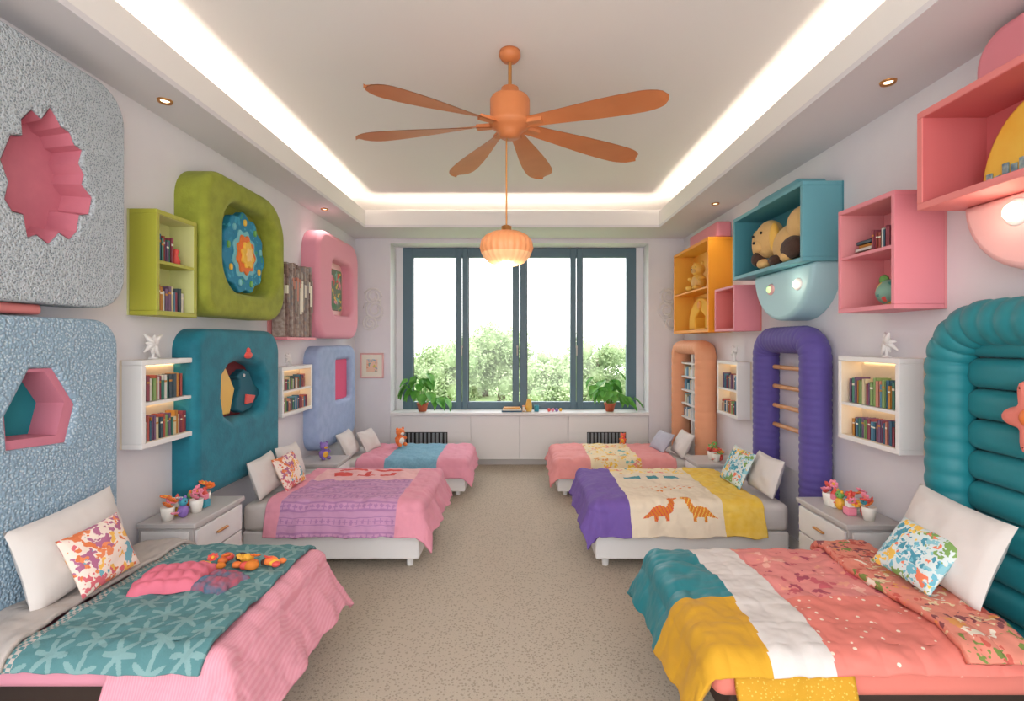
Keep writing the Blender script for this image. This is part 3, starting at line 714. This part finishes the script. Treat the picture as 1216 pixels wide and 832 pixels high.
# ---------------- RIGHT wall
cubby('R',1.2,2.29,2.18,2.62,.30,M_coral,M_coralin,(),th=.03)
b=MB();b.panel(rrect(1.4,2.16,2.625,2.87,(.01,.01,.14,.14)),[],'R',.001,.16,.03,M_pink);b.obj('pink_wall_shape')
b=MB()
M_sky=mat('skyline_print','#f2c64f',.6,.05,40,kind='var',col2='#eeb43c',scale=6)
b.panel([(1.9+.26*math.cos(t*pi/30),2.212+.34*math.sin(t*pi/30)) for t in range(31)],[],'R',.06,.13,.015,M_sky)
rnd=random.Random(5)
M_slate=mat('slate_blue','#5b7f95',.7,.1,60,kind='var',col2='#a9bfb9',scale=30)
b.sbox('R',1.66,2.14,2.213,2.26,.13,.14,M_slate,.003)
for k in range(13): a=1.68+k*.035; b.sbox('R',a,a+.026,2.25,2.265+rnd.uniform(0,.05),.131,.138,M_slate,.002)
b.obj('yellow_dome_ornament')
def halfplate(a0,a1,zt,zb):
    r=(a1-a0)/2; ca=(a0+a1)/2; return [(ca+r*math.cos(pi+pi*i/30),zt+(zt-zb)*math.sin(pi+pi*i/30)) for i in range(31)]
b=MB();b.panel(halfplate(1.55,2.24,2.178,1.86),[],'R',.001,.14,.03,M_palepink)
b.ell(PP('R',1.99,2.10,.14),(.02,.055,.055),M_white,20,10);b.ell(PP('R',1.99,2.10,.155),(.03,.038,.038),M_glow,16,10);b.obj('wall_lamp')
cubby('R',2.48,2.92,1.75,2.335,.26,M_pink,M_pinkin,(2.06,),th=.024)
books('R',2.60,2.72,2.07,.13,.04,.2,11); books('R',2.73,2.86,2.07,.06,.04,.2,12,stack=True)
b=MB();b.ell(PP('R',2.68,1.85,.13),(.07,.07,.07),mat('globe_green','#7fae9c',.5,.1,30,kind='blotch',pal=['#3d8f86','#e8c25a','#d9574f'],scale=18,th=.3),20,12);b.cyl(PP('R',2.68,1.776,.13),PP('R',2.68,1.79,.13),.045,.03,M_wood,16)
for s_ in(-1,1): b.ell(PP('R',2.68+s_*.05,1.92,.13),(.02,.03,.03),TOY[5],10,8)
b.obj('round_toy')
cubby('R',2.61,3.11,1.0,1.50,.14,M_white,M_cream,(1.215,),led=True,th=.028)
books('R',2.66,3.03,1.225,.16,.03,.12,13); books('R',2.66,3.0,1.029,.14,.03,.12,14)
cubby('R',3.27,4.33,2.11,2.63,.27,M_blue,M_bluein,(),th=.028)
b=MB();b.panel(rrect(3.45,4.1,2.632,2.72,(.01,.01,.07,.07)),[],'R',.001,.18,.02,M_blue);b.obj('aqua_wall_shape')
b=MB();b.panel(halfplate(3.28,4.10,2.108,1.74),[],'R',.001,.2,.03,M_paleblue)
for a in(3.45,3.82): b.ell(PP('R',a,1.98,.20),(.018,.055,.042),M_palepink if a>3.6 else M_white,20,10);b.ell(PP('R',a,1.98,.212),(.02,.03,.026),M_glow if a<3.6 else mat('green_glow','#c8e8a8',.4,emit=.8),16,10)
b.obj('wall_lamp')
# reclining tan plush puppy with a few dark patches
b=MB();z=2.14
b.ell(PP('R',3.62,z+.15,.14),(.10,.22,.145),M_creamp,22,14)
b.ell(PP('R',3.47,z+.26,.155),(.09,.13,.12),M_creamp,20,12)
b.ell(PP('R',3.92,z+.24,.16),(.095,.15,.145),M_creamp,22,14)
b.ell(PP('R',3.95,z+.19,.235),(.035,.07,.05),M_creamp,16,10);b.ell(PP('R',3.95,z+.215,.270),(.008,.016,.012),M_black,10,8)
for a,zz in((3.87,.28),(4.0,.275)): b.ell(PP('R',a,z+zz,.252),.011,M_black,8,6)
for a in(3.79,4.07): b.ell(PP('R',a,z+.23,.19),(.035,.04,.11),M_yball if a<4 else M_creamp,14,10)
b.ell(PP('R',3.50,z+.10,.21),(.055,.13,.08),M_brown,18,10)
for a in(3.55,3.72,3.90): b.ell(PP('R',a,z+.045,.215),(.05,.06,.04),M_creamp if a!=3.72 else M_brown,14,8)
b.ell(PP('R',4.02,z+.10,.20),(.05,.07,.06),M_brown,14,8)
b.tube([PP('R',3.40,z+.14,.16),PP('R',3.35,z+.2,.17),PP('R',3.36,z+.28,.18)],lambda t:.028-.012*t,M_brown,10)
b.obj('plush_puppy')
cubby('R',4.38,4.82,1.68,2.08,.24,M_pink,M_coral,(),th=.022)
cubby('R',4.98,6.1,1.68,2.62,.24,M_orange,M_orangein,(2.13,),th=.03)
b=MB();b.sbox('R',5.0,5.8,2.625,2.78,.001,.15,M_pink,.02,4);b.obj('pink_wall_shape')
plush('plush_bear',(W-.13,5.55,2.141),.23,M_yball,M_creamp,M_yball,-1.2)
b=MB()
b.panel([(5.15,1.712)]+[(5.5+.35*math.cos(pi-pi*i/20),1.8+.26*math.sin(pi-pi*i/20)) for i in range(21)]+[(5.85,1.712)],[[(5.35,1.73),(5.65,1.73),(5.65,1.85),(5.5,1.93),(5.35,1.85)]],'R',.02,.14,.02,mat('sunny_felt','#f4b73a',.8,.1,50),sm=False);b.ell(PP('R',5.5,1.98,.14),(.02,.06,.05),M_orange,12,8);b.obj('yellow_arch_toy')

# padded tube headboards
def archpath(a0,a1,z0,z1,r,side,c,n=14,dz=.012):
    P=[];z=z0
    while z<z1-r: P.append((a0,z));z+=dz
    for i in range(n*3+1): t=pi-.5*pi*i/(n*3);P.append((a0+r+r*math.cos(t),z1-r+r*math.sin(t)))
    a=a0+r+dz
    while a<a1-r: P.append((a,z1));a+=dz
    for i in range(n*3+1): t=.5*pi-.5*pi*i/(n*3);P.append((a1-r+r*math.cos(t),z1-r+r*math.sin(t)))
    z=z1-r-dz
    while z>z0: P.append((a1,z));z-=dz
    return [PP(side,a,z,c) for a,z in P]
def segrf(P,seglen,ra,rb,depth):
    D=[0]
    for i in range(len(P)-1): D.append(D[-1]+(P[i+1]-P[i]).length)
    n=len(P)
    def f(t):
        d=D[min(n-1,int(round(t*(n-1))))]; k=(1-depth)+depth*abs(math.sin(pi*d/seglen))**.5
        return (ra*k,rb*k)
    return f
b=MB();P=archpath(1.35,2.34,.1,1.67,.2,'R',.105)
b.tube(P,segrf(P,.075,.095,.10,.12),M_teal2,20,up=(1,0,0))
for k in range(11):
    z=.17+k*.135
    for a0,a1 in((1.42,1.84),(1.84,2.27)):
        b.sbox('R',a0,a1,z,z+.133,.005,.115,M_teal2,.05,5)
b.obj('tufted_headboard')
b=MB()
P=[];dc=(1.90,1.30)
for i in range(50):
    t=2*pi*i/50; r=.10*(1+.28*math.cos(5*t+.3)); P.append((dc[0]+r*math.cos(t),dc[1]+r*1.15*math.sin(t)))
b.panel(P,[],'R',.118,.185,.03,M_coralq,5); b.ell(PP('R',1.90,1.30,.185),(.02,.035,.035),TOY[7],12,8)
b.obj('coral_star_cushion')
b=MB();P=archpath(3.40,4.08,.3,1.60,.13,'R',.11)
b.tube(P,segrf(P,.05,.1,.1,.07),M_purple,22,up=(1,0,0))
b.sbox('R',3.45,4.02,.62,1.55,.001,.03,mat('pale_lilac','#d5d2de',.8))
for z in(1.39,1.24,1.09,.94): b.cyl(PP('R',3.47,z,.09),PP('R',4.0,z,.09),.017,.017,M_wood,14)
b.obj('ladder_headboard')
b=MB();P=archpath(5.38,6.2,.3,1.52,.1,'R',.12)
b.tube(P,segrf(P,.09,.115,.08,.05),M_peach,20,up=(1,0,0))
b.sbox('R',5.45,6.13,.5,1.46,.001,.02,mat('pale_sky','#bcd3df',.8))
for z in(1.32,1.16,1.0,.84,.68): b.sbox('R',5.46,6.12,z,z+.02,.02,.14,M_white,.003)
b.sbox('R',5.76,5.79,.5,1.46,.02,.13,M_white,.003)
for i,z in enumerate((1.18,1.02,.86,.70)):
    for st,en in((5.5,5.74),(5.82,6.08)):
        rnd=random.Random(i+st);a=st
        while a<en: w=rnd.uniform(.02,.04);b.sbox('R',a,a+w,z+.001,z+rnd.uniform(.07,.12),.03,.11,rnd.choice([BOOK[8],BOOK[6],BOOK[2],BOOK[1],M_paleblue]));a+=w+.002
b.obj('shelf_headboard')
cubby('R',4.57,5.04,.88,1.40,.13,M_white,M_cream,(1.13,),led=True,th=.028)
books('R',4.63,4.95,1.14,.15,.03,.11,21); books('R',4.63,4.97,.909,.13,.03,.11,22)

def spiky(x,y,z,R,seed):
    rnd=random.Random(seed);b=MB();c=Vector((x,y,z+R*.95))
    for k in range(9):
        a=2*pi*k/9+.2; d=Vector((rnd.uniform(-.35,.35),math.cos(a),math.sin(a))).normalized();L=R*(.9 if k%2 else .65)
        q=c+d*L; q.z=max(q.z,z+.008)
        b.tube([c,c.lerp(q,.5)+Vector((0,0,.006)),q],lambda t:.018*(1-t)+.004,M_white,8)
    b.cyl((x,y,z+.001),(x,y,z+.012),.025,.02,M_white,14);b.cyl((x,y,z+.01),c,.008,.01,M_white,8);b.obj('starfish_ornament')
spiky(-W+.07,2.80,1.49,.085,1);spiky(W-.08,2.78,1.50,.085,2);spiky(W-.08,4.75,1.40,.09,3);spiky(-W+.07,4.45,1.37,.07,4)

b=MB();b.sbox('B',-2.02,-1.74,1.13,1.43,.001,.012,M_paper)
for a0,a1,z0,z1 in((-2.03,-1.73,1.12,1.14),(-2.03,-1.73,1.42,1.44),(-2.03,-2.01,1.12,1.44),(-1.75,-1.73,1.12,1.44)): b.sbox('B',a0,a1,z0,z1,.001,.025,M_palepink,.003)
b.sbox('B',-1.95,-1.81,1.2,1.36,.012,.014,mat('picture_print','#f0c9b0',.8,kind='blotch',pal=['#7fb0a8','#e8a07a','#d9c56a','#9bb7c9'],scale=25,th=.4));b.obj('framed_picture')
def relief(cx,cz,fl):
    b=MB()
    for k,(ox,oz,R) in enumerate([(0,.14,.11),(.03*fl,-.03,.13),(-.03*fl,-.2,.1)]):
        P=[(cx+ox+R*(1-i/60*.75)*math.cos(i/60*4*pi*fl+k),YB-.012,cz+oz+R*(1-i/60*.75)*math.sin(i/60*4*pi*fl+k)) for i in range(61)]
        b.tube(P,.011,M_white,8)
    for k in range(7):
        a=k*.9; P=[(cx+.06*math.cos(a),YB-.012,cz+.2*math.sin(a)),(cx+.1*math.cos(a+.3),YB-.012,cz+.27*math.sin(a+.2)),(cx+.13*math.cos(a+.8),YB-.012,cz+.24*math.sin(a+.5))]
        b.tube(P,.008,M_white,6)
    b.obj('plaster_relief')
relief(-1.87,2.02,1);relief(1.9,2.02,-1)

# plants on sill
def plant(x,y,z,s,seed):
    rnd=random.Random(seed);b=MB()
    b.lathe([(0,.001),(.05,.001),(.07,.09),(.075,.09),(.075,.11),(.065,.11),(.06,.098),(0,.098)],(x,y,z),M_terra,24);b.ell((x,y,z+.095),(.06,.06,.008),M_soil,16,6)
    for k in range(22):
        a=2*pi*k*.381;el=.1+1.25*((k*.618)%1);L=s*rnd.uniform(.2,.40)
        tip=Vector((x+L*math.cos(a)*math.cos(el)*.8,y-.03+L*math.sin(a)*math.cos(el)*.28,z+.10+L*math.sin(el)))
        base=Vector((x+.03*math.cos(a),y+.03*math.sin(a),z+.10));mid=base.lerp(tip,.5)+Vector((0,0,.05))
        b.tube([base,mid,tip],.004,M_leaf,6)
        sz=rnd.uniform(.07,.10)*s;n=10;vs=[];fs=[]
        hd=math.atan2(-.5,math.cos(a)) if abs(math.cos(a))>.2 else -pi/2
        M=Matrix.Translation(tip)@Matrix.Rotation(hd,4,'Z')@Matrix.Rotation(rnd.uniform(.4,1.0),4,'Y')@Matrix.Rotation(rnd.uniform(-.3,.3),4,'X')
        for i in range(n+1):
            t=i/n;w=sz*.95*math.sin(pi*min(1,t**.6))*(1-.2*abs(math.sin(t*14)))+.001
            for q in(-1,-.5,0,.5,1): vs.append(((t-.15)*sz*1.7,w*q,.2*sz*abs(q)-.5*sz*t*t))
        for i in range(n):
            for j in range(4): e=i*5+j;fs.append([e,e+1,e+6,e+5])
        b.add(vs,fs,M_leaf,True,M)
    b.obj('potted_plant',recalc=False)
plant(-1.26,6.56,.681,1.1,3);plant(1.17,6.56,.681,1.15,8)
b=MB()
for i,(w,m) in enumerate(((.13,BOOK[1]),(.12,M_paper),(.11,BOOK[4]))): b.box(-.1-w,-.1+w,6.47,6.62,.682+i*.018,.698+i*.018,m,.003)
b.obj('book_stack')
b=MB();b.lathe([(0,.001),(.035,.002),(.045,.05),(.035,.12),(.025,.15),(.03,.16),(.02,.155),(0,.15)],(.12,6.55,.681),M_yball);b.obj('small_bottle_vase')
b=MB();b.lathe([(0,.001),(.03,.001),(.033,.08),(.028,.08),(.026,.01),(0,.01)],(.22,6.55,.681),TOY[2]);b.obj('pencil_cup')
b=MB();b.box(.035,.072,6.5,6.56,.682,.76,M_wood,.008);b.box(.041,.066,6.496,6.5,.694,.748,M_paper);b.obj('desk_clock')
b=MB()
for k in range(4): b.ell((.38+k*.05,6.53+.01*(k%2),.681+.022),(.022,.022,.022),TOY[(k*3)%8],12,8)
b.obj('toy_balls')

# ---------------------------------------------------------------- lights
def area(name,loc,sx,sy,e,col,rot=(0,0,0)):
    l=bpy.data.lights.new(name,'AREA');l.shape='RECTANGLE';l.size=sx;l.size_y=sy;l.energy=e;l.color=col
    o=bpy.data.objects.new(name,l);o.location=loc;o.rotation_euler=rot;scene.collection.objects.link(o)
WC=(1,.85,.67)
ln=TB-YR
area('cove_led_strip',(TL-.12,(TB+YR)/2,ZS+.04),.05,ln,25,WC,(pi,0,0))
area('cove_led_strip',(TR+.12,(TB+YR)/2,ZS+.04),.05,ln,25,WC,(pi,0,0))
area('cove_led_strip',((TL+TR)/2,TB+.12,ZS+.04),TR-TL,.05,10,WC,(pi,0,0))
def point(name,loc,e,col,r=.03):
    l=bpy.data.lights.new(name,'POINT');l.energy=e;l.color=col;l.shadow_soft_size=r
    o=bpy.data.objects.new(name,l);o.location=loc;scene.collection.objects.link(o)
point('pendant_bulb',(FX-.02,FY,PZ-.17),5,(1,.82,.62),.05)
point('wall_lamp_bulb',(W-.24,1.99,2.10),.6,(1,.8,.6));point('wall_lamp_bulb',(W-.28,3.45,1.98),.4,(1,.85,.65))
for x,y in DL[2:]:
    l=bpy.data.lights.new('downlight_spot','SPOT');l.energy=10;l.color=(1,.9,.78);l.spot_size=2.2;l.spot_blend=1;l.shadow_soft_size=.03
    o=bpy.data.objects.new('downlight_spot',l);o.location=(x,y,ZS-.02);o.rotation_euler=(0,.25*(1 if x<0 else -1)*-1,0);scene.collection.objects.link(o)

w=bpy.data.worlds.new('World');scene.world=w;w.use_nodes=True;nt=w.node_tree
bg=nt.nodes['Background'];bg.inputs['Strength'].default_value=4.1
tc=nt.nodes.new('ShaderNodeTexCoord');sx=nt.nodes.new('ShaderNodeSeparateXYZ');r=nt.nodes.new('ShaderNodeValToRGB')
r.color_ramp.elements[0].position=.45;r.color_ramp.elements[0].color=(.78,.76,.72,1);r.color_ramp.elements[1].position=.6;r.color_ramp.elements[1].color=(.96,.975,.99,1)
mr=nt.nodes.new('ShaderNodeMapRange');mr.inputs[1].default_value=-1;mr.inputs[2].default_value=1
nt.links.new(tc.outputs['Generated'],sx.inputs[0]);nt.links.new(sx.outputs[2],mr.inputs[0]);nt.links.new(mr.outputs[0],r.inputs[0]);nt.links.new(r.outputs[0],bg.inputs[0])

cam=bpy.data.cameras.new('Camera');co=bpy.data.objects.new('Camera',cam);scene.collection.objects.link(co)
co.location=(0,0,1.59);co.rotation_euler=(pi/2,0,0);cam.sensor_width=36;cam.lens=600/1216*36;cam.shift_x=-9/1216;cam.shift_y=-11/1216;cam.clip_start=.05
scene.camera=co
for o in scene.objects:
    if o.parent is None:
        o.location*=S
        if o.type=='LIGHT':
            o.data.energy*=S*S
            if o.data.type=='AREA': o.data.size*=S;o.data.size_y*=S
            else: o.data.shadow_soft_size*=S
        elif o.type!='CAMERA': o.scale=(S,S,S)
scene.view_settings.view_transform='Standard'
